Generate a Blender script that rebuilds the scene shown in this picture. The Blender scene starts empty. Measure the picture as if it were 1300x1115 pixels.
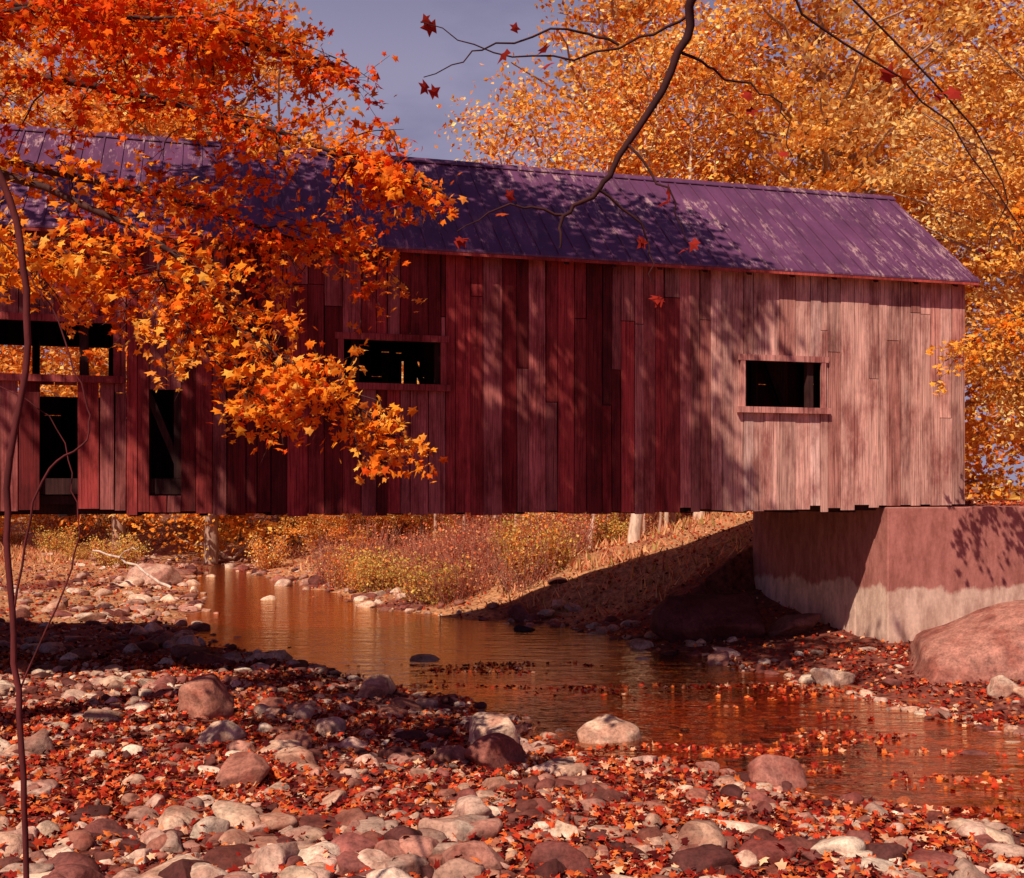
import bpy, bmesh, math, random
import numpy as np
from mathutils import Vector
rng=np.random.default_rng(7); random.seed(7)
scene=bpy.context.scene
COL=scene.collection
# ------------------------------------------------------------ helpers
def mesh_obj(name,V,F,mat,col=None,smooth=False,parent=None,link=True):
    V=np.asarray(V,dtype=np.float32).reshape(-1,3); me=bpy.data.meshes.new(name)
    if isinstance(F,np.ndarray):
        m,k=F.shape
        me.vertices.add(len(V)); me.vertices.foreach_set('co',V.ravel())
        me.loops.add(m*k); me.loops.foreach_set('vertex_index',F.astype(np.int32).ravel())
        me.polygons.add(m); me.polygons.foreach_set('loop_start',np.arange(0,m*k,k,dtype=np.int32))
        me.polygons.foreach_set('loop_total',np.full(m,k,dtype=np.int32))
        me.update(calc_edges=True)
    else:
        me.from_pydata(V.tolist(),[],F); me.update()
    if col is not None:
        c=np.ones((len(V),4),dtype=np.float32); c[:,:3]=np.clip(col,0,1)
        a=me.color_attributes.new('Col','FLOAT_COLOR','POINT'); a.data.foreach_set('color',c.ravel())
    me.polygons.foreach_set('use_smooth',np.full(len(me.polygons),smooth))
    me.materials.append(mat)
    ob=bpy.data.objects.new(name,me)
    if link: COL.objects.link(ob)
    if parent: ob.parent=parent
    return ob
def empty(name,loc=(0,0,0),rz=0):
    e=bpy.data.objects.new(name,None); e.location=loc; e.rotation_euler=(0,0,rz); e.empty_display_size=.5
    COL.objects.link(e); return e
def nrm(a): return a/np.maximum(np.linalg.norm(a,axis=-1,keepdims=True),1e-9)
def vnoise(x,y,seed=0):
    xi=np.floor(x).astype(np.int64); yi=np.floor(y).astype(np.int64); fx=x-xi; fy=y-yi
    fx=fx*fx*(3-2*fx); fy=fy*fy*(3-2*fy)
    def h(a,b):
        n=(a*374761393+b*668265263+seed*982451653)&0x7fffffff
        n=((n^(n>>13))*1274126177)&0x7fffffff
        return ((n^(n>>16))&0xffff)/65535.0
    return (h(xi,yi)*(1-fx)+h(xi+1,yi)*fx)*(1-fy)+(h(xi,yi+1)*(1-fx)+h(xi+1,yi+1)*fx)*fy
def fbm(x,y,seed=0,o=3):
    s=0;a=.5
    for i in range(o): s=s+a*vnoise(x*2**i,y*2**i,seed+i); a*=.5
    return s/(1-.5**o)
def sstep(a,b,x):
    t=np.clip((x-a)/(b-a),0,1); return t*t*(3-2*t)
# ------------------------------------------------------------ materials
def newmat(name):
    m=bpy.data.materials.new(name); m.use_nodes=True; nt=m.node_tree; nt.nodes.clear()
    out=nt.nodes.new('ShaderNodeOutputMaterial'); return m,nt,out
def N(nt,t,**k):
    n=nt.nodes.new(t)
    for a,v in k.items(): setattr(n,a,v)
    return n
def noise(nt,scale,detail=4,vec=None,rough=.6):
    n=N(nt,'ShaderNodeTexNoise'); n.inputs['Scale'].default_value=scale; n.inputs['Detail'].default_value=detail; n.inputs['Roughness'].default_value=rough
    if vec is not None: nt.links.new(vec,n.inputs['Vector'])
    return n
def mapping(nt,sc):
    tc=N(nt,'ShaderNodeTexCoord'); mp=N(nt,'ShaderNodeMapping'); mp.inputs['Scale'].default_value=sc
    nt.links.new(tc.outputs['Object'],mp.inputs['Vector']); return mp.outputs[0]
def ramp(nt,src,pts):
    r=N(nt,'ShaderNodeValToRGB'); e=r.color_ramp.elements
    while len(e)>1: e.remove(e[0])
    e[0].position=pts[0][0]; e[0].color=(*pts[0][1],1)
    for p,c in pts[1:]:
        x=e.new(p); x.color=(*c,1)
    nt.links.new(src,r.inputs[0]); return r.outputs[0]
def mix(nt,a,b,fac,mode='MIX'):
    m=N(nt,'ShaderNodeMix',data_type='RGBA',blend_type=mode)
    for s,i in ((a,6),(b,7),(fac,0)):
        if hasattr(s,'is_linked'): nt.links.new(s,m.inputs[i])
        else: m.inputs[i].default_value=(*s,1) if isinstance(s,tuple) else s
    return m.outputs[2]
def colmat(name,sc=(1,1,1),nscale=4,lo=.55,hi=1.35,rough=.85,bump=.3,bdist=.02,spec=.3,base=None,extra=None):
    m,nt,out=newmat(name); b=N(nt,'ShaderNodeBsdfPrincipled'); nt.links.new(b.outputs[0],out.inputs[0])
    v=mapping(nt,sc); n=noise(nt,nscale,8,v,.65)
    if base is None:
        a=N(nt,'ShaderNodeAttribute',attribute_name='Col'); c=a.outputs['Color']
    else:
        c=N(nt,'ShaderNodeRGB'); c.outputs[0].default_value=(*base,1); c=c.outputs[0]
    k=ramp(nt,n.outputs[0],[(.3,(lo,)*3),(.7,(hi,)*3)])
    c=mix(nt,c,k,1.0,'MULTIPLY')
    if extra: c=extra(nt,c)
    nt.links.new(c,b.inputs['Base Color']); b.inputs['Roughness'].default_value=rough; b.inputs['Specular IOR Level'].default_value=spec
    if bump:
        bp=N(nt,'ShaderNodeBump'); bp.inputs['Strength'].default_value=bump; bp.inputs['Distance'].default_value=bdist
        nt.links.new(n.outputs[0],bp.inputs['Height']); nt.links.new(bp.outputs[0],b.inputs['Normal'])
    return m
def leafmat(name,trans=.35):
    m,nt,out=newmat(name)
    a=N(nt,'ShaderNodeAttribute',attribute_name='Col')
    d=N(nt,'ShaderNodeBsdfDiffuse'); t=N(nt,'ShaderNodeBsdfTranslucent')
    mx=N(nt,'ShaderNodeMixShader'); mx.inputs[0].default_value=trans
    nt.links.new(a.outputs['Color'],d.inputs[0]); nt.links.new(a.outputs['Color'],t.inputs[0])
    nt.links.new(d.outputs[0],mx.inputs[1]); nt.links.new(t.outputs[0],mx.inputs[2])
    nt.links.new(mx.outputs[0],out.inputs[0])
    return m
M_leaf=leafmat('maple_leaf',.3); M_litter=leafmat('leaf_litter',.08)
M_bark=colmat('bark',(1,1,.25),9,.4,1.4,.9,.5,.02)
def rock_extra(nt,c):
    n=noise(nt,28,6,mapping(nt,(1,1,1)),.75); k=ramp(nt,n.outputs[0],[(.3,(.6,.48,.42)),(.5,(1,1,1)),(.72,(1.25,1.2,1.15))]); c=mix(nt,c,k,.85,'MULTIPLY')
    n2=noise(nt,1.9,4,mapping(nt,(1,1,1)),.6); k2=ramp(nt,n2.outputs[0],[(.40,(.62,.36,.32)),(.55,(1.1,1.08,1.05))]); return mix(nt,c,k2,.75,'MULTIPLY')
M_rock=colmat('river_stone',(1,1,1),7,.55,1.35,.8,.8,.03,extra=rock_extra)
M_ground=colmat('ground_litter',(1,1,1),9,.25,1.8,.95,.8,.05)
M_grass=leafmat('dry_grass',.3)
def wood_extra(nt,c):
    v=mapping(nt,(34,34,.7)); n=noise(nt,1.5,7,v,.75)
    k=ramp(nt,n.outputs[0],[(.34,(.2,.12,.13)),(.5,(.95,.95,.95)),(.72,(1.35,1.4,1.4))]); c=mix(nt,c,k,.9,'MULTIPLY')
    v2=mapping(nt,(1.5,1.5,.6)); n2=noise(nt,1.3,5,v2,.7); k2=ramp(nt,n2.outputs[0],[(.38,(.45,.24,.25)),(.56,(1.1,1.1,1.1))])
    return mix(nt,c,k2,.85,'MULTIPLY')
M_wood=colmat('weathered_boards',(8,8,.5),3,.7,1.25,.85,.35,.01,extra=wood_extra)
def roof_extra(nt,c):
    v=mapping(nt,(3.2,.6,.6)); n=noise(nt,2.6,9,v,.8)
    f=ramp(nt,n.outputs[0],[(.535,(0,0,0)),(.585,(1,1,1))])
    v2=mapping(nt,(.35,.8,.8)); n2=noise(nt,1.,3,v2); f2=ramp(nt,n2.outputs[0],[(.38,(0,0,0)),(.54,(.9,.9,.9))])
    f=mix(nt,f,f2,1.,'MULTIPLY'); return mix(nt,c,(.50,.30,.31),f)
M_roof=colmat('metal_roof',(1.5,.5,.5),2,.65,1.3,.42,.05,.01,.5,base=(.135,.045,.105),extra=roof_extra)
def conc_extra(nt,c):
    tc=N(nt,'ShaderNodeTexCoord'); sp=N(nt,'ShaderNodeSeparateXYZ'); nt.links.new(tc.outputs['Object'],sp.inputs[0])
    n=noise(nt,1.1,6,mapping(nt,(1,1,.6)),.6)
    ma=N(nt,'ShaderNodeMath',operation='MULTIPLY_ADD'); ma.inputs[1].default_value=1.1; nt.links.new(n.outputs[0],ma.inputs[0]); nt.links.new(sp.outputs[2],ma.inputs[2])
    dv=N(nt,'ShaderNodeMath',operation='DIVIDE'); dv.inputs[1].default_value=4; nt.links.new(ma.outputs[0],dv.inputs[0])
    f=ramp(nt,dv.outputs[0],[(.435,(0,0,0)),(.455,(1,1,1))])
    n3=noise(nt,5,8,mapping(nt,(1,1,.35)),.7); f3=ramp(nt,n3.outputs[0],[(.38,(.6,.5,.48)),(.62,(1.1,1.1,1.1))])
    a=mix(nt,(.80,.55,.43),(.50,.19,.155),f); a=mix(nt,a,f3,.8,'MULTIPLY'); return mix(nt,a,c,.3,'MULTIPLY')
M_conc=colmat('stained_concrete',(1,1,1),14,.6,1.2,.9,.35,.02,base=(1,1,1),extra=conc_extra)
M_water,nt,out=newmat('creek_water')
tr=N(nt,'ShaderNodeBsdfTransparent'); tr.inputs[0].default_value=(.9,.45,.22,1)
gl=N(nt,'ShaderNodeBsdfGlossy'); gl.inputs['Roughness'].default_value=.09; gl.inputs[0].default_value=(1,.86,.68,1)
fr=N(nt,'ShaderNodeFresnel'); fr.inputs[0].default_value=1.4; mx=N(nt,'ShaderNodeMixShader')
n1=noise(nt,1.3,4,mapping(nt,(1,2.8,1)),.55); bp=N(nt,'ShaderNodeBump'); bp.inputs['Strength'].default_value=.7; bp.inputs['Distance'].default_value=.08
nt.links.new(n1.outputs[0],bp.inputs['Height']); nt.links.new(bp.outputs[0],gl.inputs['Normal']); nt.links.new(bp.outputs[0],fr.inputs['Normal'])
ma=N(nt,'ShaderNodeMath',operation='MULTIPLY_ADD',use_clamp=True); ma.inputs[1].default_value=1.15; ma.inputs[2].default_value=.22; nt.links.new(fr.outputs[0],ma.inputs[0])
nt.links.new(ma.outputs[0],mx.inputs[0]); nt.links.new(tr.outputs[0],mx.inputs[1]); nt.links.new(gl.outputs[0],mx.inputs[2]); nt.links.new(mx.outputs[0],out.inputs[0])
# ------------------------------------------------------------ bridge frame
BO=np.array([8.1,19.6]); BA=math.radians(15.2); Bd=np.array([math.cos(BA),math.sin(BA)]); Bn=np.array([-math.sin(BA),math.cos(BA)])
def to_local(x,y):
    return (x-BO[0])*Bd[0]+(y-BO[1])*Bd[1],(x-BO[0])*Bn[0]+(y-BO[1])*Bn[1]
# ------------------------------------------------------------ terrain
YL=[3,5,8,10.25,10.7,11.4,12.3,13,15.5,16.8,18.3,20.6,23.5,30.5,34,42,50,60,90]
XL=[12,9,6,3.3,2.7,2.05,.8,.28,-1,-2.5,-3.4,-5.6,-7.0,-9.0,-10.3,-12,-16,-26,-60]
YR=[3,5,8,11,13.5,15,16.1,17.5,18.7,19.6,22.6,25.0,26.6,31.5,38,43,50,60,90]
XR=[17,14,11,8,6.3,5.7,5.2,4.5,4,3.3,2.1,.3,-2.3,-5.0,-8.2,-10.6,-15.2,-25,-59]
def zfun(x,y):
    xl=np.interp(y,YL,XL); xr=np.interp(y,YR,XR)
    w=.5*(fbm(x*.6,y*.6,3)-.5)*1.6
    dl=(xl-x)*.75+w; dr=(x-xr)*.75+w
    sd=np.maximum(dl,dr)
    z=-.2*sstep(0,1.3,-sd)
    hl=.03+.035*np.clip(dl,0,9)+.10*np.clip(dl-7,0,12)
    hl=hl+sstep(30,60,y)*.3*sstep(1,6,dl)
    back=sstep(20,25,y); far=sstep(30,50,y)
    hr=(1-back)*(.03+.13*np.clip(dr,0,12))+back*(.05+(1.25-.5*far)*sstep(0,4.5,dr))
    h=np.where(dl>dr,hl,hr)
    z=np.where(sd>0,h*sstep(-.02,.5,sd),z)
    z=z+(fbm(x*1.7,y*1.7,11)-.5)*.13
    z=z+sstep(8,1,y)*.95*sstep(.0,2,sd)
    lx,ly=to_local(x,y)
    e=np.where(ly<4.9,sstep(-1.5,-.6,lx),sstep(-4.6,1.5,lx-np.clip(ly-5,0,30)*.2))*sstep(.15,.85,ly)*sstep(30,12,ly)
    z=z*(1-e)+(2.72+.02*np.sin(x))*e
    z=z+np.clip(np.hypot(x,y)-70,0,400)*.012
    return z
def axis(a,b,st,lo,hi):
    c=list(np.arange(a,b+1e-6,st)); s=st; v=c[0]
    L=[]
    while v>lo: s*=1.25; v-=s; L.append(v)
    s=st; v=c[-1]; R=[]
    while v<hi: s*=1.25; v+=s; R.append(v)
    return np.array(L[::-1]+c+R)
ax=axis(-16,14,.14,-600,600); ay=axis(5,36,.14,-60,900)
GX,GY=np.meshgrid(ax,ay); GZ=zfun(GX,GY)
nx,ny=len(ax),len(ay); idx=np.arange(nx*ny).reshape(ny,nx)
F=np.stack([idx[:-1,:-1],idx[:-1,1:],idx[1:,1:],idx[1:,:-1]],-1).reshape(-1,4)
V=np.stack([GX,GY,GZ],-1).reshape(-1,3)
x,y,z=V.T
c=np.tile(np.array([.19,.045,.028]),(len(V),1))
gn=fbm(x*.5,y*.5,5)[:,None]
grass=np.array([.44,.20,.09]); c=np.where((y>24)[:,None],c*(1-sstep(.25,.5,gn))+grass*sstep(.25,.5,gn),c)
c=np.where((z<0)[:,None],np.array([.40,.13,.05]),c)
ground=mesh_obj('ground',V,F,M_ground,c,True)
ys=np.arange(3,90,.5); a=np.interp(ys,YL,XL)-1.6; b=np.interp(ys,YR,XR)+1.6
V=np.concatenate([np.stack([a,ys,a*0],1),np.stack([b,ys,b*0],1)]); n=len(ys); i=np.arange(n-1)
mesh_obj('creek_water',V,np.stack([i,i+n,i+n+1,i+1],1),M_water)
# ------------------------------------------------------------ rocks
def ico(sub):
    bm=bmesh.new(); bmesh.ops.create_icosphere(bm,subdivisions=sub,radius=1)
    v=np.array([p.co[:] for p in bm.verts]); f=np.array([[q.index for q in p.verts] for p in bm.faces]); bm.free(); return v,f
def rock_shape(sub,k=10,rough=.06,dmin=.42):
    v,f=ico(sub); v=v.copy()
    for _ in range(k):
        n=nrm(rng.normal(size=3)); d=rng.uniform(dmin,.85); o=np.maximum(v@n-d,0); v-=o[:,None]*n*.97
    p=rng.uniform(0,9,3)
    v*=1+rough*(np.sin(v[:,0:1]*4+p[0])*np.sin(v[:,1:2]*5+p[1])+.6*np.sin(v[:,2:3]*9+p[2])*np.sin(v[:,0:1]*8))
    return v,f
T3=[rock_shape(3) for _ in range(24)]
T2=[rock_shape(2) for _ in range(24)]
RV=[];RF=[];RC=[];off=0; rockpos=[]
pal=np.array([[.68,.47,.34],[.56,.34,.24],[.34,.13,.09],[.20,.06,.045],[.76,.58,.45],[.27,.085,.07],[.12,.035,.03],[.44,.20,.15],[.48,.31,.24],[.66,.42,.33]])
def add_rock(x,y,s,colr=None,T=None,fl=None,zo=.1,rz=None,sx=None):
    global off
    v,f=T if T is not None else (T3 if s>.11 else T2)[rng.integers(24)]
    fl=fl or rng.uniform(.32,.72); sc=np.array([1.1,rng.uniform(.55,1),fl])*s
    if sx is not None: sc=np.array(sx)
    q=rng.uniform(0,6.28) if rz is None else rz; cz,sz=math.cos(q),math.sin(q)
    v=v*sc; tl=rng.normal()*.16*(1 if sx is None or sc[0]<1 else .3); v=v@np.array([[1,0,tl],[0,1,0],[-tl,0,1]])
    v=v@np.array([[cz,sz,0],[-sz,cz,0],[0,0,1]])
    z=float(zfun(np.array([x]),np.array([y]))[0])
    v=v+np.array([x,y,z+sc[2]*zo]); RV.append(v); RF.append(f+off); off+=len(v)
    colr=pal[rng.integers(len(pal))]*rng.uniform(.7,1.15) if colr is None else np.array(colr)
    RC.append(np.tile(colr,(len(v),1))); rockpos.append((x,y,z+sc[2]*(zo+.75),sc[0]))
for _ in range(12500):
    y=rng.uniform(6.5,19); x=rng.uniform(-.52*y-.5,.52*y+.5)
    xl=np.interp(y,YL,XL); xr=np.interp(y,YR,XR)
    lx,ly=to_local(x,y)
    if ly>-.5 and lx>-2.: continue
    cl=float(fbm(np.array([x*.7]),np.array([y*.7]),21)[0])
    if x<xl: p=.27+.7*sstep(.38,.58,cl)
    elif x>xr: p=.12
    else: p=.05+.6*sstep(1.1,.0,min(x-xl,xr-x))+(.25 if (x>2 and y<15) else 0)
    if rng.random()>p: continue
    s=float(np.clip(np.exp(rng.normal(-2.62,.55)),.03,.27))
    if xl<x<xr: s=min(s,.15)
    add_rock(x,y,s)
for _ in range(5200):
    y=rng.uniform(18,50); x=rng.uniform(-.5*y,min(.2*y,6))
    xl=np.interp(y,YL,XL); xr=np.interp(y,YR,XR); d=max(xl-x,x-xr)
    if d<0: p=.05 if d<-.6 else .35
    else: p=math.exp(-d/(3.5 if x<xl else .8))
    if rng.random()>p: continue
    add_rock(x,y,float(np.clip(np.exp(rng.normal(-2.,.55)),.06,.5)))
mesh_obj('river_rocks',np.concatenate(RV),np.concatenate(RF),M_rock,np.concatenate(RC),True)
smallrocks=list(rockpos)
def boulder(x,y,sx,colr,zo=.15,rz=0,dm=.45,name='boulder'):
    global RV,RF,RC,off
    RV=[];RF=[];RC=[];off=0
    add_rock(x,y,1,colr,rock_shape(4,12,.05,dm),zo=zo,rz=rz,sx=sx)
    mesh_obj(name,RV[0],RF[0],M_rock,RC[0],True)
boulder(8.4,17.3,(3.0,1.5,.98),(.40,.175,.135),-.12,.1,.66)
boulder(3.9,21.2,(1.25,.8,.85),(.13,.035,.035),.25,.1)
boulder(5.4,20.9,(.6,.5,.45),(.2,.08,.07),.2,.6)
boulder(1.15,13.2,(.42,.33,.32),(.72,.52,.38),.35,.4,.6)
boulder(-3.85,13.9,(.46,.36,.4),(.46,.20,.14),.3,.9,.6)
boulder(-.25,12.6,(.42,.3,.32),(.66,.45,.33),.3,2.,.6)
boulder(-.2,11.6,(.38,.32,.27),(.34,.12,.09),.3,1.)
boulder(2.75,11.1,(.4,.28,.24),(.42,.17,.13),.3,.3)
boulder(3.9,12.7,(.36,.2,.16),(.2,.06,.05),.6,.1)
boulder(5.2,12.4,(.4,.2,.14),(.17,.05,.04),.8,.3)
boulder(-11.2,35,(1.1,.7,.6),(.55,.32,.24),.3,.2)
boulder(.25,23.4,(.26,.2,.2),(.05,.02,.02),.9,.2)
boulder(-5.6,19.,(.4,.4,.2),(.25,.1,.08),.4,.2)
boulder(6.9,15.3,(.3,.22,.2),(.6,.42,.32),.3,.2)
boulder(4.9,16.9,(.38,.28,.25),(.64,.45,.34),.3,.2)
boulder(-1.9,15.6,(.38,.27,.24),(.55,.34,.24),.3,1.2)
boulder(-2.6,10.6,(.36,.3,.24),(.36,.14,.1),.3,.2)
boulder(-3.3,12.4,(.34,.26,.2),(.6,.42,.31),.3,.5)
# ------------------------------------------------------------ leaves
mr=[(.04,-.38),(.42,-.38),(.26,-.12),(.6,.10),(.22,.2),(0,.62)]
ml=[(-a,b) for a,b in mr[:5]][::-1]
ol=mr+ml
MT=np.array([[0,0,.03]]+[[a,b,-.16*(a*a+b*b)**.5] for a,b in ol]); k=len(ol)
MF=np.array([[0,1+i,1+(i+1)%k] for i in range(k)])
KT=np.array([[0,-.5,0],[.36,0,.1],[0,.5,0],[-.36,0,.1]]); KF=np.array([[0,1,2,3]])
def leaves(P,size,C,up=(0,0,1),spread=.6,tmpl='M'):
    T,Fc=(MT,MF) if tmpl=='M' else (KT,KF)
    n=len(P); nn=nrm(np.array(up)+rng.normal(size=(n,3))*spread); u=nrm(np.cross(nn,rng.normal(size=(n,3)))); v=np.cross(nn,u)
    t=T[None]*size[:,None,None]
    V=P[:,None]+t[...,0:1]*u[:,None]+t[...,1:2]*v[:,None]+t[...,2:3]*nn[:,None]
    F=(Fc[None]+(np.arange(n)*len(T))[:,None,None]).reshape(-1,Fc.shape[1])
    return V.reshape(-1,3),F,np.repeat(C,len(T),axis=0)
def palette(n,cols,w,jit=.18):
    cols=np.array(cols); i=rng.choice(len(cols),n,p=np.array(w)/sum(w)); return np.clip(cols[i]*(1+rng.normal(size=(n,1))*jit),0,1)
LIT=[[.50,.05,.02],[.26,.02,.014],[.70,.17,.04],[.08,.01,.01],[.82,.42,.24],[.58,.10,.03],[.40,.14,.08]]; LW=[3.6,4,2.,3.4,1.8,2.4,1.6]
P=[]
NN=80000
y=rng.uniform(6,19,NN); x=rng.uniform(-1,1,NN)*(.52*y+.5); z=zfun(x,y); lx,ly=to_local(x,y)
k=(z>-.0)&~((ly>-.3)&(lx>-1.8)&(ly<.3)); k&=rng.random(NN)<.14+.6*sstep(.60,.36,fbm(x*.7,y*.7,21))+.32*sstep(.55,.7,fbm(x*1.3,y*1.3,35))
P.append(np.stack([x,y,z+rng.uniform(.005,.055,len(x))],1)[k])
y=rng.uniform(19,45,22000); x=rng.uniform(-.5,.4,22000)*y; z=zfun(x,y); P.append(np.stack([x,y,z+.03],1)[z>0])
rp=np.array(smallrocks); j=rng.integers(len(rp),size=3000); P.append(np.stack([rp[j,0]+rng.normal(size=3000)*.5*rp[j,3],rp[j,1]+rng.normal(size=3000)*.5*rp[j,3],rp[j,2]+.0],1))
y=rng.uniform(9,19,26000); x=rng.uniform(-1,1,26000)*.5*y; z=zfun(x,y)
d=np.minimum(x-np.interp(y,YL,XL),np.interp(y,YR,XR)-x)
k=(z<0)&(rng.random(26000)<sstep(.57,.72,fbm(x*.5+.3*y,y*1.5,44)+.25*sstep(.8,0,d))); P.append(np.stack([x,y,x*0+.008],1)[k])
x=rng.uniform(8,14,5000); y=rng.uniform(20,26,5000); P.append(np.stack([x,y,zfun(x,y)+.03],1))
P=np.concatenate(P); C=palette(len(P),LIT,LW)
V,F,C=leaves(P,rng.uniform(.04,.095,len(P)),C,(0,-.1,1),.55)
mesh_obj('fallen_leaves',V,F,M_litter,C)
# ------------------------------------------------------------ tubes / trees
class Tree:
    def __init__(s): s.V=[];s.F=[];s.C=[];s.o=0;s.L=[];s.LS=[];s.LC=[]
    def tube(s,pts,r,col,sides=6):
        pts=np.asarray(pts,float); r=np.asarray(r,float); n=len(pts)
        t=nrm(np.gradient(pts,axis=0)); ref=np.array([.13,.31,.94]) if abs(t[0,2])<.8 else np.array([.95,.2,.1])
        u=nrm(np.cross(t,ref)); v=np.cross(t,u); a=np.linspace(0,2*math.pi,sides,endpoint=False)
        ring=pts[:,None]+r[:,None,None]*(np.cos(a)[None,:,None]*u[:,None]+np.sin(a)[None,:,None]*v[:,None])
        s.V.append(ring.reshape(-1,3)); i=np.arange(n-1)[:,None]*sides; j=np.arange(sides)[None]; j2=(j+1)%sides
        s.F.append((np.stack([i+j,i+j2,i+sides+j2,i+sides+j],-1)+s.o).reshape(-1,4)); s.o+=n*sides; s.C.append(np.tile(np.array(col),(n*sides,1)))
    def curve(s,pts,r0,r1,col,seg=5,wob=.0,sides=6):
        p=np.asarray(pts,float); t=np.linspace(0,len(p)-1,seg*(len(p)-1)+1)
        pe=np.vstack([2*p[0]-p[1],p,2*p[-1]-p[-2]]); out=[]
        for q in t:
            i=min(int(q),len(p)-2); f=q-i; a,b,c,d=pe[i:i+4]
            out.append(.5*((2*b)+(c-a)*f+(2*a-5*b+4*c-d)*f*f+(-a+3*b-3*c+d)*f**3))
        o=np.array(out); o[1:-1]+=rng.normal(size=o[1:-1].shape)*wob
        s.tube(o,np.linspace(r0,r1,len(o)),col,sides); return o
    def leaf(s,P,S,C): s.L.append(P); s.LS.append(S); s.LC.append(C)
    def build(s,name,tm='M',up=(-.15,-.4,.6),spread=.6,loc=(0,0,0),mat=None):
        e=empty(name,loc)
        mesh_obj('branches',np.concatenate(s.V),np.concatenate(s.F),M_bark,np.concatenate(s.C),True,e)
        if s.L:
            V,F,C=leaves(np.concatenate(s.L),np.concatenate(s.LS),np.concatenate(s.LC),up,spread,tm)
            mesh_obj('foliage',V,F,mat or M_leaf,C,False,e)
        return e
BK=(.075,.03,.025); BKL=(.42,.26,.19)
ORG=[[.92,.21,.015],[.88,.10,.012],[.97,.36,.03],[.48,.03,.01],[1,.53,.10]]
def spray(T,limb,r0,r1,ntw,tl,dens,cols,w,lsz=(.05,.098),start=.15,droop=.25,seg=6,flat=.35):
    o=T.curve(limb,r0,r1,BK,seg,.015)
    n=len(o); dirn=nrm(np.gradient(o,axis=0))
    for _ in range(ntw):
        q=start+(1-start)*rng.random()**.8; i=min(int(q*(n-1)),n-1); p0=o[i]
        side=rng.normal(size=3); side[2]*=flat; d=nrm(dirn[i]*rng.uniform(.3,.9)+nrm(side)*.8+np.array([0,0,-droop*rng.random()]))
        L=tl*rng.uniform(.4,1.15)*(1-.35*q); bend=np.array([0,0,-droop*.5*L])
        pts=[p0,p0+d*L*.5+rng.normal(size=3)*.04,p0+d*L+bend]
        oo=T.curve(pts,max(r1*.9,.007),.0025,BK,3,.01,4)
        ncl=palette(1,cols,w,.1)[0]
        for sub in range(max(2,int(L*6))):
            a=oo[rng.integers(1,len(oo))]; dd=nrm(d+rng.normal(size=3)*np.array([.9,.9,.4])); l2=rng.uniform(.12,.42)
            b=a+dd*l2+np.array([0,0,-.04]); T.tube([a,(a+b)/2,b],[.003,.0025,.0015],BK,3)
            m=max(2,int(dens*l2*rng.uniform(.4,1.5))); tt=rng.random(m)[:,None]
            P=a+(b-a)*tt*1.1+rng.normal(size=(m,3))*np.array([.07,.07,.04])
            C=.55*palette(m,cols,w,.15)+.45*ncl
            T.leaf(P,rng.uniform(*lsz,m),C)
def mk_front_maple():
    T=Tree(); tr=T.curve([(-8.6,9.3,.3),(-8.4,9.4,3),(-8.2,9.6,6),(-7.6,9.9,9),(-7,10.3,12),(-6.5,10.8,15)],.34,.06,BK,5,.03,10)
    A=[ORG,[4,3,2.2,1.2,.6]]; Bc=[ORG,[4,1,4,.3,2.4]]; R=[ORG,[3,4.5,1.2,2,.2]]
    D=44
    spray(T,[(-8.2,9.6,5.8),(-6,9.8,6.5),(-4.2,10,6.7),(-2.2,10.2,6.3),(-.75,10.1,5.75)],.06,.012,66,1.15,D,*A,start=.3)
    spray(T,[(-7.9,9.8,7),(-5.5,10.2,7.5),(-3.6,10.6,7.5),(-1.7,10.8,7.15)],.06,.012,78,1.3,D,*R,start=.25)
    spray(T,[(-8.2,9.6,6.6),(-5.6,9.2,7.0),(-4.0,9.0,6.9),(-2.4,9,6.8)],.05,.01,55,1.1,D,*R,start=.25)
    spray(T,[(-8,9.6,6),(-6,10.6,6.3),(-4.2,11.2,6.1),(-2.6,11.4,5.7),(-1.4,11.3,5.3)],.05,.01,52,1.1,D,*A,start=.25)
    spray(T,[(-8.3,9.4,4.6),(-6,9.8,5.2),(-4.4,9.8,5.2),(-3.2,9.7,4.8),(-2.5,9.7,4.4)],.05,.01,48,1.0,D,*A,start=.3)
    spray(T,[(-8.3,9.5,5.2),(-6,9.4,5.8),(-4.2,9.3,5.6),(-2.9,9.3,5.0),(-2.2,9.4,4.2),(-1.35,9.4,3.75)],.05,.009,52,.8,D,*Bc,start=.35,flat=.5)
    spray(T,[(-3.1,9.3,5.1),(-2.8,9.2,4.5),(-2.4,9.2,3.95),(-2.0,9.2,3.5)],.012,.005,20,.5,D,*Bc,start=.2)
    spray(T,[(-2.4,9.35,4.4),(-1.8,9.3,4.0),(-1.35,9.3,3.7),(-.95,9.3,3.35)],.012,.005,24,.5,D,*Bc,start=.1)
    spray(T,[(-8.3,9.3,4.0),(-6,9,4.9),(-4.6,8.8,5.1),(-3.6,8.8,4.75)],.04,.008,26,.9,D,*Bc,start=.4)
    K=235
    for i in range(K):
        q=nrm(rng.normal(size=3))*rng.random()**.5
        if i<155: c=np.array([-4.7,11.0,12.3])+q*np.array([6.2,3.7,3.2])
        else: c=np.array([-3.6,13.4,14.4])+q*np.array([4.9,2.4,2.2])
        c[2]=max(c[2],2.95+.448*c[1]+.9)
        s=tr[rng.integers(len(tr)//2,len(tr))]
        if i%3==0: T.curve([s,(s+c)/2+np.array([0,0,.4]),c],.05,.01,BK,3,.05,5)
        m=95; P=c+rng.normal(size=(m,3))*np.array([.36,.36,.2]); T.leaf(P,rng.uniform(.13,.18,m),palette(m,*A))
    T.build('maple_tree')
mk_front_maple()
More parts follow.
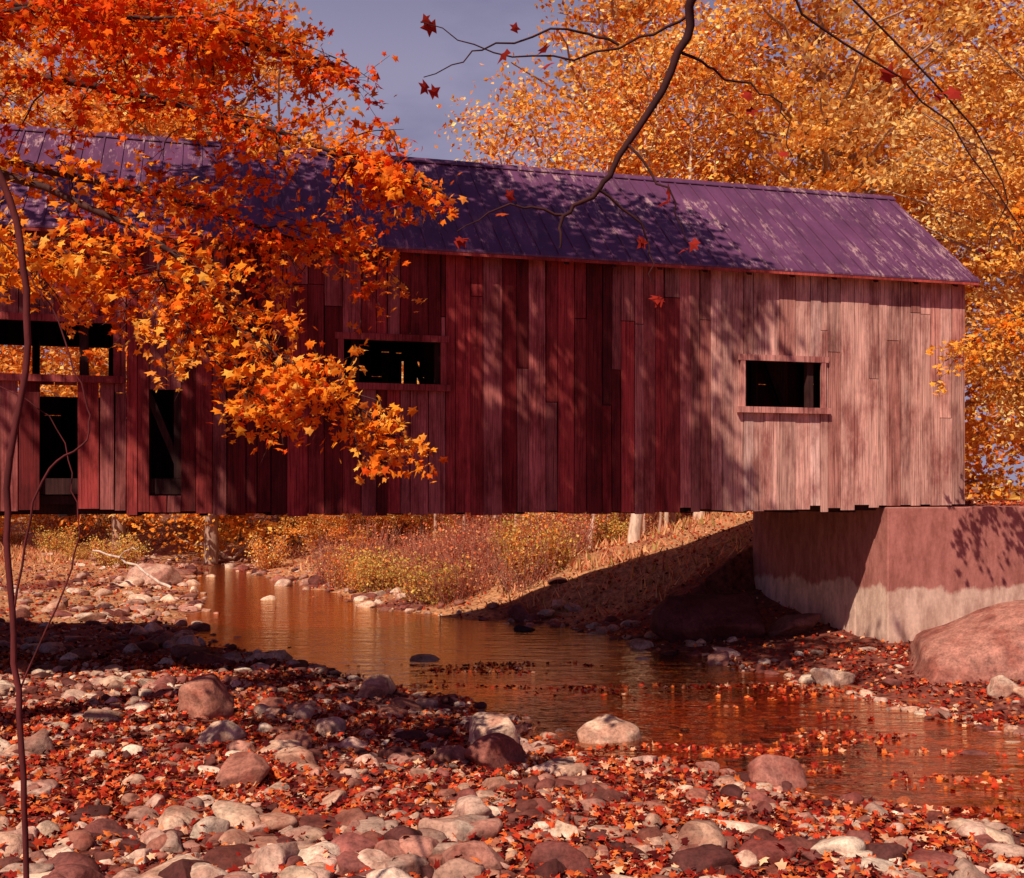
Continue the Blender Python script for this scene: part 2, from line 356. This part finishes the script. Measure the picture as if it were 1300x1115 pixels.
T=Tree(); T.curve([(13.2,17.2,.8),(13,17.4,4),(12.8,17.6,8),(12.6,17.9,12)],.2,.05,BK,5,.03,8)
Y=[ORG,[3,.6,5,.2,4]]
spray(T,[(13,17.4,4.6),(11,17.6,5.9),(9.2,17.8,6.0),(8,17.9,5.7),(7.1,18,5.1)],.05,.008,38,1.1,30,*Y,start=.3,lsz=(.06,.11))
spray(T,[(13,17.4,6),(11,18,7.6),(9.6,18.4,8.),(8.6,18.8,7.6)],.05,.008,26,1.1,30,*Y,start=.3,lsz=(.06,.11))
spray(T,[(13,17.4,3.5),(11,17.7,4.8),(9.6,17.8,4.9),(8.7,17.9,4.4)],.05,.008,22,.9,30,*Y,start=.3,lsz=(.06,.11))
spray(T,[(13,17.4,7),(11,17.8,8.6),(9.4,18,9.5)],.05,.008,24,1.3,30,*Y,start=.3,lsz=(.06,.11))
T.build('maple_tree')
T=Tree()
T.curve([(1.6,3.2,6.6),(1.2,3.6,5.6),(.70,3.9,4.85),(.62,4,4.55),(.42,4,4.22),(.32,4,4.05),(.19,4,3.96),(.175,4,3.84)],.024,.004,(.05,.012,.012),5,.006,7)
for a in [[(.66,4,4.7),(.40,4.1,4.62),(0,4.2,4.62),(-.35,4.2,4.75)],[(.62,4,4.55),(.8,4.1,4.5),(1.0,4.1,4.4),(1.05,4.1,4.2)],[(.42,4,4.22),(.55,3.9,4.02),(.62,3.9,3.84)],[(.8,3.9,4.9),(1.2,4,4.78),(1.8,4.1,4.2),(1.78,4.1,3.85)],
          [(.40,4.1,4.62),(.2,4.1,4.68),(-.1,4.1,4.6),(-.33,4.1,4.5)],[(.32,4,4.05),(.5,4.05,3.9),(.52,4.05,3.72)],[(.19,4,3.96),(0,4,3.99),(-.2,4,3.9)],[(.9,3.9,4.95),(1.1,3.9,4.6),(1.6,4,4.3),(2.0,4,3.7)]]:
    o=T.curve(a,.006,.0018,(.05,.012,.012),5,.008,5)
    for q in (-1,len(o)//2):
        T.leaf(o[q][None]+rng.normal(size=(2,3))*.03-np.array([0,0,.02]),rng.uniform(.04,.075,2),palette(2,[[.35,.03,.02],[.6,.09,.02]],[3,1]))
T.build('overhanging_branch',up=(0,-.8,.1),spread=.7)
T=Tree(); SC=(.13,.02,.02)
T.curve([(-2.22,5,.7),(-2.22,5,1.53),(-2.27,5,2.3),(-2.3,5,2.97),(-2.2,5,3.76),(-2.33,5,4.4),(-2.7,5,5.2),(-3.2,5,5.9)],.013,.018,SC,6,.006,7)
T.curve([(-2.27,5,2.4),(-2.15,5,3.0),(-1.98,5.1,3.2),(-2.0,5.1,3.45),(-2.2,5.1,3.9),(-2.5,5,4.3)],.006,.003,SC,6,.006,5)
T.curve([(-2.26,5,2.0),(-2.05,5.1,2.6),(-2.03,5.1,2.9),(-2.15,5.1,3.3),(-2.5,5,3.5)],.005,.002,SC,6,.006,5)
T.build('sapling')
def bg_tree(seed,H,R,base,cols,w,nl=66,bark=BKL,lsz=(.15,.25),dens=50):
    global rng
    rng=np.random.default_rng(seed); T=Tree()
    tr=T.curve([(0,0,-.5),(.2,.1,H*.3),(-.15,.2,H*.6),(.1,0,H)],.26,.05,bark,6,.04,8)
    for i in range(nl):
        f=base+(1-base)*(i+rng.random())/nl; z0=H*f*.92; p0=tr[min(int(f*.92*(len(tr)-1)),len(tr)-1)]
        rr=R*(math.sin(math.pi*min(1,(1.02-f)/(1.02-base)*.75+.12)))*rng.uniform(.6,1.2); a=i*2.4+rng.normal()*.4
        d=np.array([math.cos(a),math.sin(a),0]); end=p0+d*rr+np.array([0,0,rng.uniform(.2,.8)*rr])
        o=T.curve([p0,(p0+end)/2+rng.normal(size=3)*.3,end],.085,.025,bark,4,.05,5)
        base_c=palette(1,cols,w,.15)[0]*rng.uniform(.6,1.2)
        for c in range(8):
            q=o[rng.integers(len(o)//4,len(o))]+rng.normal(size=3)*np.array([.65,.65,.5])
            m=int(dens*rng.uniform(.3,1.4)); T.leaf(q+rng.normal(size=(m,3))*np.array([.38,.38,.20]),rng.uniform(*lsz,m),.45*palette(m,cols,w,.15)+.55*base_c)
    return T
GOLD=[[.96,.36,.05],[.99,.50,.11],[.84,.19,.03],[1,.70,.30],[.58,.12,.02]]
tm=[bg_tree(1,22,5.2,.12,GOLD,[4,3,1.8,2,.8]).build('maple_tree','K'),
    bg_tree(2,19,4.6,.16,GOLD,[2,4,.5,3.5,.4]).build('maple_tree','K'),
    bg_tree(3,24,5.6,.1,GOLD,[4,2.5,3,1,1.2]).build('maple_tree','K')]
def inst(src,name,x,y,s,rz):
    e=empty(name,(x,y,float(zfun(np.array([x]),np.array([y]))[0])-.1),rz); e.scale=(s,s,s*random.uniform(.95,1.05))
    for ch in src.children:
        o=bpy.data.objects.new(ch.name.split('.')[0],ch.data); COL.objects.link(o); o.parent=e
    return e
places=[(4.0,38,0,1),(9.5,34,1,1),(14.5,37,2,.95),(20,31,0,.9),(7.6,45,1,1.1),(15,46,1,1.15),(23,42,1,1.2),(13.2,27,1,.72),(17.5,25,0,.7),(6.8,33,1,.6),
 (-12.4,45,2,1.2),(-18,50,0,1.3),(-25,50,2,1.3),(-32,52,1,1.4),(-15.5,62,1,1.2),(-24,68,0,1.4),
 (-3.0,47,1,.55),(-6,54,0,.55),(-1.0,41,0,.42),(-8,60,1,.7),(-5,64,1,.72),(-5.6,37.5,1,.34),(-3.2,39.5,1,.38),(-4.6,43,1,.42),(-12.5,47,1,.4),(-1.5,36,1,.3),(-7.2,41.5,1,.4),(-8.6,46,1,.45)]
for i,(x,y,k,s) in enumerate(places): inst(tm[k],'maple_tree',x,y,s,random.uniform(0,6.28))
for e,(x,y) in zip(tm,[(-35,65),(36,40),(33,58)]): e.location=(x,y,1)
rng=np.random.default_rng(99)
K=900; cx=rng.uniform(-110,110,K); cy=rng.uniform(75,110,K); top=9+5*fbm(cx*.08,cy*.08,8); top=np.where(np.abs(cx/cy+.055)<.08,top*.8,top)
cz=1+top*rng.random(K)**.8; P=[];Cc=[]
for i in range(K):
    m=55; P.append(np.array([cx[i],cy[i],cz[i]])+rng.normal(size=(m,3))*np.array([1.4,1.4,.9])); Cc.append(palette(m,GOLD,[4,2,3,1,2])*rng.uniform(.55,1.0))
V,F,C=leaves(np.concatenate(P),rng.uniform(.4,.8,K*55),np.concatenate(Cc),(-.1,-.4,.5),.6,'K')
mesh_obj('distant_trees',V,F,M_leaf,C)
def shrub(seed,cols,w,n=70,h=1.5,lf=14):
    global rng
    rng=np.random.default_rng(seed); T=Tree()
    for i in range(n):
        a=rng.uniform(0,6.28); r=rng.uniform(0,.5); p0=np.array([math.cos(a)*r,math.sin(a)*r,-.05]); e=p0+np.array([math.cos(a)*rng.uniform(.1,.8),math.sin(a)*rng.uniform(.1,.8),h*rng.uniform(.5,1.1)])
        o=T.curve([p0,(p0+e)/2+rng.normal(size=3)*.06,e],.012,.004,(.50,.19,.13),3,.02,3)
        if lf:
            q=o[rng.integers(1,len(o),lf)]+rng.normal(size=(lf,3))*.12; T.leaf(q,rng.uniform(.05,.11,lf),palette(lf,cols,w))
    return T
sh=[shrub(5,GOLD,[3,3,1,3,1],80,1.5,30).build('shrub','K'),shrub(6,[[.65,.16,.07],[.8,.34,.17],[.36,.06,.04]],[1,1,1],90,1.5,6).build('shrub','K'),shrub(8,[[.55,.38,.08],[.8,.5,.14],[.85,.26,.06]],[2,2,1],80,1.1,30).build('shrub','K')]
rng=np.random.default_rng(3)
SP=[]
for _ in range(66):
    y=rng.uniform(27,36); xr=np.interp(y,YR,XR); SP.append((xr+.8+rng.uniform(0,1)**1.5*10,y,rng.choice([1,1,1,1,0,2]),rng.uniform(.5,1.1)))
for _ in range(36):
    y=rng.uniform(40,66); SP.append((rng.uniform(-.5,.2)*y,y,rng.choice([0,2,1]),rng.uniform(.6,1.2)))
for _ in range(24):
    y=rng.uniform(60,75); SP.append((rng.uniform(-.5,.3)*y,y,rng.choice([0,2]),rng.uniform(1.2,2.2)))
for x,y,k,s in SP:
    xl=np.interp(y,YL,XL); xr=np.interp(y,YR,XR)
    if xl-1<x<xr+.6 or (x>1.8 and y<32.5): continue
    inst(sh[k],'shrub',x,y,s,random.uniform(0,6.28))
for e,(x,y) in zip(sh,[(1.2,31),(-1.2,29),(-15,42)]): e.location=(x,y,float(zfun(np.array([x]),np.array([y]))[0]))
n=60000; y=rng.uniform(24,75,n); x=rng.uniform(-.5,.35,n)*y; z=zfun(x,y); k=(z>.2)&(rng.random(n)<.1+.9*sstep(.45,.65,fbm(x*.4,y*.4,71)))
x,y,z=x[k],y[k],z[k]; n=len(x); h=rng.uniform(.1,.36,n); a=rng.uniform(0,6.28,n); w=.016+.0006*y
B=np.stack([x,y,z-.02],1); s=np.stack([np.cos(a)*w,np.sin(a)*w,0*a],1); tp=B+np.stack([rng.normal(size=n)*.12,rng.normal(size=n)*.12,h],1)
V=np.stack([B-s,B+s,tp],1).reshape(-1,3); F=np.arange(3*n).reshape(-1,3)
C=np.repeat(palette(n,[[.80,.46,.22],[.42,.32,.09],[.8,.34,.18],[.5,.15,.08]],[4,1.5,2.8,2.4]),3,axis=0)
mesh_obj('grass',V,F,M_grass,C)
TRK=[(3.45,31,.2),(5.35,31.4,.18),(4.5,32,.07),(.9,34,.1),(6.3,32,.12),(2.3,32,.07),(4.9,33.5,.09),(-.6,35,.08),(3.9,32.5,.05),(1.6,31.5,.05),(2.9,33.5,.06),(0.1,32,.05),(-1.4,33,.05),(5.9,33,.06),(4.2,31.3,.04),(-2.4,34.5,.06)]
for i,(x,y,r) in enumerate(TRK):
    rng=np.random.default_rng(50+i); T=Tree(); z=float(zfun(np.array([x]),np.array([y]))[0]); H=13 if r>.065 else 8
    le=rng.normal()*.5
    tr=T.curve([(x,y,z-.2),(x+.1+le*.3,y,z+H*.23),(x-.1+le*.7,y+.2,z+H*.54),(x+.2+le,y,z+H)],r,.02,(.80,.58,.45) if r>.065 else (.62,.38,.28),6,.02,9)
    for j in range(22 if r>.065 else 10):
        p=tr[rng.integers(len(tr)//2,len(tr))]; a=rng.uniform(0,6.28); e=p+np.array([math.cos(a)*1.7,math.sin(a)*1.7,rng.uniform(.2,1.5)])*(1 if r>.065 else .6)
        T.curve([p,(p+e)/2+np.array([0,0,.2]),e],.03,.006,(.5,.36,.3),3,.03,4)
        m=120; T.leaf(p+(e-p)*rng.uniform(.3,1.1,(m,1))+rng.normal(size=(m,3))*.4,rng.uniform(.12,.2,m),palette(m,GOLD,[3,3,1,2,1]))
    T.build('birch_tree','K')
T=Tree(); rng=np.random.default_rng(12)
T.curve([(-12.6,33,1.2),(-11.6,32.5,1.0),(-10.6,32,.55),(-9.8,31.6,.2)],.03,.05,(.7,.52,.42),4,.03,6)
T.curve([(-11.6,32.5,1.0),(-11.2,32,1.3),(-10.8,31.8,1.35)],.025,.01,(.7,.52,.42),3,.03,5)
T.build('fallen_branch')
# ------------------------------------------------------------ bridge
rng=np.random.default_rng(77)
BR=empty('covered_bridge',(8.1,19.6,0),BA)
class Box:
    def __init__(s): s.V=[];s.F=[];s.C=[];s.n=0
    def add(s,x0,x1,y0,y1,z0,z1,c=(.2,.1,.1),sk=0):
        v=[(x0,y0,z0),(x1,y0,z0),(x1,y1,z0),(x0,y1,z0),(x0+sk,y0,z1),(x1+sk,y0,z1),(x1+sk,y1,z1),(x0+sk,y1,z1)]
        s.hexa(v,c)
    def hexa(s,v,c):
        s.V+=v; o=s.n; s.F+=[[o,o+3,o+2,o+1],[o+4,o+5,o+6,o+7],[o,o+1,o+5,o+4],[o+1,o+2,o+6,o+5],[o+2,o+3,o+7,o+6],[o+3,o,o+4,o+7]]; s.n+=8; s.C+=[c]*8
    def beam(s,p,q,w,h,c):
        p=Vector(p);q=Vector(q); d=(q-p).normalized(); up=Vector((0,1,0)) if abs(d.y)<.9 else Vector((0,0,1)); a=d.cross(up).normalized()*w/2; b=d.cross(a).normalized()*h/2
        s.hexa([tuple(p+i*a+j*b) for i,j in((-1,-1),(1,-1),(1,1),(-1,1))]+[tuple(q+i*a+j*b) for i,j in((-1,-1),(1,-1),(1,1),(-1,1))],c)
    def make(s,name,mat,par): return mesh_obj(name,np.array(s.V),s.F,mat,np.array(s.C),False,par)
WIN=[(2.90,4.35,4.38,5.18),(9.54,11.06,4.61,5.29),(14.34,16.9,4.61,5.39)]
HOLE=[(14.84,15.34,2.5,4.48),(13.42,13.86,2.9,4.45)]
def wall(y0,sgn,wins,holes,zt,main=True):
    B=Box(); t=0; edges=[0]; fixed=sorted({a for w in wins+holes for a in w[:2]}); L=26
    while t<L:
        w=rng.choice([.16,.2,.24,.28,.31],p=[.15,.3,.25,.2,.1])
        nxt=t+w
        for f in fixed:
            if t+1e-4<f<nxt+.07: nxt=f; break
        edges.append(nxt); t=nxt
    for a,b in zip(edges[:-1],edges[1:]):
        m=(a+b)/2; zb=2.72-.11*math.sin(math.pi*min(m/17,1))+rng.normal()*.025
        if m<1.75: zb=max(zb,2.715)
        segs=[(zb,zt)]
        for w in wins+holes:
            if w[0]<m<w[1]:
                ns=[]
                for s0,s1 in segs:
                    if w[2]>s0+.1: ns.append((s0,min(s1,w[2])))
                    if w[3]<s1-.1: ns.append((max(s0,w[3]),s1))
                segs=ns
        out=[]
        for s0,s1 in segs:
            if s1-s0>1.5 and rng.random()<.5:
                c=rng.choice([4.35,4.9,5.3,5.75,6.1])+rng.normal()*.05
                if s0+.4<c<s1-.3: out+=[(s0,c-.006),(c+.006,s1)]; continue
            out.append((s0,s1))
        for s0,s1 in out:
            rd=rng.random()
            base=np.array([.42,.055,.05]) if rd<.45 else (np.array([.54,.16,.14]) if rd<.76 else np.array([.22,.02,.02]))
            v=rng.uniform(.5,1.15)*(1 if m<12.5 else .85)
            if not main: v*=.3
            sunlit=float(sstep(6.3,4.3,m+rng.normal()*.5)) if main else 0  # sun and shade painted into board colour: pale right end, dark red beyond
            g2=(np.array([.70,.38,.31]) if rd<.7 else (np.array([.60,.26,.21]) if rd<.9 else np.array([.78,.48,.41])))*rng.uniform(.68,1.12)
            cc=base*v*(1-sunlit)+g2*sunlit
            g=rng.uniform(.002,.009) if main else -.0005; yo=rng.uniform(0,.018); sk=rng.normal()*.005 if main else 0
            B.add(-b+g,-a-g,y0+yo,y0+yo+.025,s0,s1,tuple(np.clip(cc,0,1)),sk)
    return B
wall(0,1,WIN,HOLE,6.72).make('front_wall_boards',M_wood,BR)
BW=[(14.5,16.9,4.7,5.62),(9.0,9.05,4.5,5.55),(9.32,9.36,4.5,5.55)]
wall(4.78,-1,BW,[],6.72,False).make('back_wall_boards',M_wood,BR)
B=Box(); fc=(.42,.08,.07)
for i,(a,b,z0,z1) in enumerate(WIN):
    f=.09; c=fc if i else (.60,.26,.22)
    B.add(-b-.12,-a+.12,-.045,-.003,z1-.01,z1+f,c); B.add(-b-.14,-a+.14,-.075,-.003,z0-f,z0+.01,c)
    B.add(-a-.01,-a+.075,-.04,-.003,z0+.012,z1-.012,c)
    B.add(-b-.075,-b+.01,-.04,-.003,z0+.012,z1-.012,c)
    B.add(-b,-a,.03,.14,z0-.07,z0-.005,(.2,.08,.07)); B.add(-b,-a,.03,.14,z1+.005,z1+.06,(.2,.08,.07))
B.make('window_frames',M_wood,BR)
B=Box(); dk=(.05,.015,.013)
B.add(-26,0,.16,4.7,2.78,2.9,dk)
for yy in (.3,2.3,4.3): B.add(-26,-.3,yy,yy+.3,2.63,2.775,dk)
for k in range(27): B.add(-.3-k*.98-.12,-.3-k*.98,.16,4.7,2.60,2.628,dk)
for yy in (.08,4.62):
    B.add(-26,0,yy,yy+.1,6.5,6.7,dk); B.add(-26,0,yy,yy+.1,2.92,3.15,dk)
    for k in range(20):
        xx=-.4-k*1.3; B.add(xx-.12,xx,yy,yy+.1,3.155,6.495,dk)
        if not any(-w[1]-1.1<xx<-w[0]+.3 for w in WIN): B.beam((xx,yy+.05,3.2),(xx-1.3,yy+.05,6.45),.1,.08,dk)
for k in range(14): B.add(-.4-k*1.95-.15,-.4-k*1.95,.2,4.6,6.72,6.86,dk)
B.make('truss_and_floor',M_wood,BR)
ez,rz_=6.66,8.80; ry=2.4; ey0,ey1=-.22,5.02; X0,X1=-26.3,.13
B=Box()
def slab(x0,x1,s,lift0,lift1,c,ea=0,eb=1):
    yA=ey0 if s<0 else ey1
    f=lambda q:(yA+(ry-yA)*q, ez+(rz_-ez)*q)
    (ya,za),(yb,zb)=f(ea),f(eb)
    if s<0: v=[(x0,ya,za+lift0),(x1,ya,za+lift0),(x1,yb,zb+lift0),(x0,yb,zb+lift0),(x0,ya,za+lift1),(x1,ya,za+lift1),(x1,yb,zb+lift1),(x0,yb,zb+lift1)]
    else: v=[(x1,ya,za+lift0),(x0,ya,za+lift0),(x0,yb,zb+lift0),(x1,yb,zb+lift0),(x1,ya,za+lift1),(x0,ya,za+lift1),(x0,yb,zb+lift1),(x1,yb,zb+lift1)]
    B.hexa(v,c)
for s in (-1,1):
    slab(X0,X1,s,0,.03,(1,1,1),0,.999)
    k=X0+.02
    while k<X1-.02:
        slab(k,k+.028,s,.031,.055,(1,1,1),.002,.985); k+=.305
    slab(X0-.01,X1+.012,s,.058,.075,(1,1,1),.955,1.0)
B.make('metal_roof',M_roof,BR)
B=Box(); rc=(.5,.08,.06)
B.add(X0,X1-.02,ey0+.005,ey0+.03,ez-.05,ez-.004,rc)
for s in (-1,1): slab(X1-.05,X1-.012,s,-.13,-.004,rc,.01,.99)
k=-.3
while k>-26: 
    slab(k-.08,k,-1,-.12,-.006,dk,.015,.98); slab(k-.08,k,1,-.12,-.006,dk,.015,.98); k-=.8
B.make('fascia_and_rafters',M_wood,BR)
B=Box()
for X in (-.03,-26):
    yy=.02
    while yy<4.76:
        w=.22; ym=yy+w/2; top=ez+(rz_-ez)*(1-abs(ym-ry)/(ry-ey0))-.16; bot=2.75 if (ym<.6 or ym>4.2) else 6.3
        B.add(X,X+.025,yy,yy+w-.006,bot,top,tuple(np.array([.36,.16,.15])*rng.uniform(.7,1.1))); yy+=w
B.make('portal_boards',M_wood,BR)
AB=empty('concrete_abutment',(8.1,19.6,0),BA)
def block(name,boxes):
    for bx in boxes:
        bm=bmesh.new(); x0,x1,y0,y1,z0,z1=bx
        bmesh.ops.create_cube(bm,size=1)
        for v in bm.verts: v.co=Vector(((x0+x1)/2+v.co.x*(x1-x0),(y0+y1)/2+v.co.y*(y1-y0),(z0+z1)/2+v.co.z*(z1-z0)))
        bmesh.ops.bevel(bm,geom=list(bm.edges),offset=.02,segments=2,affect='EDGES',profile=.5)
        me=bpy.data.meshes.new(name); bm.to_mesh(me); bm.free(); me.materials.append(M_conc); o=bpy.data.objects.new(name,me); COL.objects.link(o); o.parent=AB
block('wing_wall',[(-1.63,14,-.06,.95,-1,2.69)])
block('breast_wall',[(-1.635,-.3,.94,4.9,-1,2.595)])
block('footing',[(-1.8,3,-.2,-.05,-1,.12)])
AB=empty('concrete_abutment',(8.1,19.6,0),BA)
block('breast_wall',[(-26.5,-24.6,-.05,4.9,-1,2.59)])
# ------------------------------------------------------------ camera, light, world
cam=bpy.data.cameras.new('camera'); co=bpy.data.objects.new('camera',cam); COL.objects.link(co); scene.camera=co
co.location=(0,0,2.95); co.rotation_euler=(math.radians(90),0,0); cam.sensor_fit='HORIZONTAL'; cam.sensor_width=36; cam.lens=38.6; cam.shift_y=.052; cam.clip_end=3000
S=Vector((-.315,-.546,.777)).normalized()
sl=bpy.data.lights.new('sun','SUN'); sl.energy=5.0; sl.angle=math.radians(.5); sl.color=(1,.86,.70); so=bpy.data.objects.new('sun',sl); COL.objects.link(so)
so.rotation_euler=(-S).to_track_quat('-Z','Y').to_euler()
w=bpy.data.worlds.new('World'); scene.world=w; w.use_nodes=True; nt=w.node_tree; nt.nodes.clear()
sk=nt.nodes.new('ShaderNodeTexSky'); sk.sky_type='NISHITA'; sk.sun_disc=False; sk.sun_elevation=math.asin(S.z); sk.sun_rotation=math.radians(210); sk.dust_density=1.
c=mix(nt,sk.outputs[0],(.80,.58,.95),1.0,'MULTIPLY')
tc=N(nt,'ShaderNodeTexCoord'); sp=N(nt,'ShaderNodeSeparateXYZ'); nt.links.new(tc.outputs['Generated'],sp.inputs[0])
# a bank of thin haze lying low in the northern sky
hz=ramp(nt,sp.outputs[2],[(.10,(1,1,1)),(.36,(.9,.9,.9)),(.58,(.0,.0,.0))])
hy=ramp(nt,sp.outputs[1],[(.45,(0,0,0)),(.8,(1,1,1))])
mp=N(nt,'ShaderNodeMapping'); mp.inputs['Scale'].default_value=(1,1,2.5); nt.links.new(tc.outputs['Generated'],mp.inputs['Vector'])
cn=noise(nt,4.5,6,mp.outputs[0],.55); cf=ramp(nt,cn.outputs[0],[(.32,(.55,.55,.55)),(.60,(1,1,1))])
f=mix(nt,hz,cf,1.0,'MULTIPLY'); f=mix(nt,f,hy,1.0,'MULTIPLY'); c=mix(nt,c,(6.6,6.2,9.0),f)
bg=nt.nodes.new('ShaderNodeBackground'); bg.inputs[1].default_value=.05; ow=nt.nodes.new('ShaderNodeOutputWorld')
nt.links.new(c,bg.inputs[0]); nt.links.new(bg.outputs[0],ow.inputs[0])
scene.view_settings.view_transform='Standard'; scene.view_settings.look='None'; scene.view_settings.exposure=0
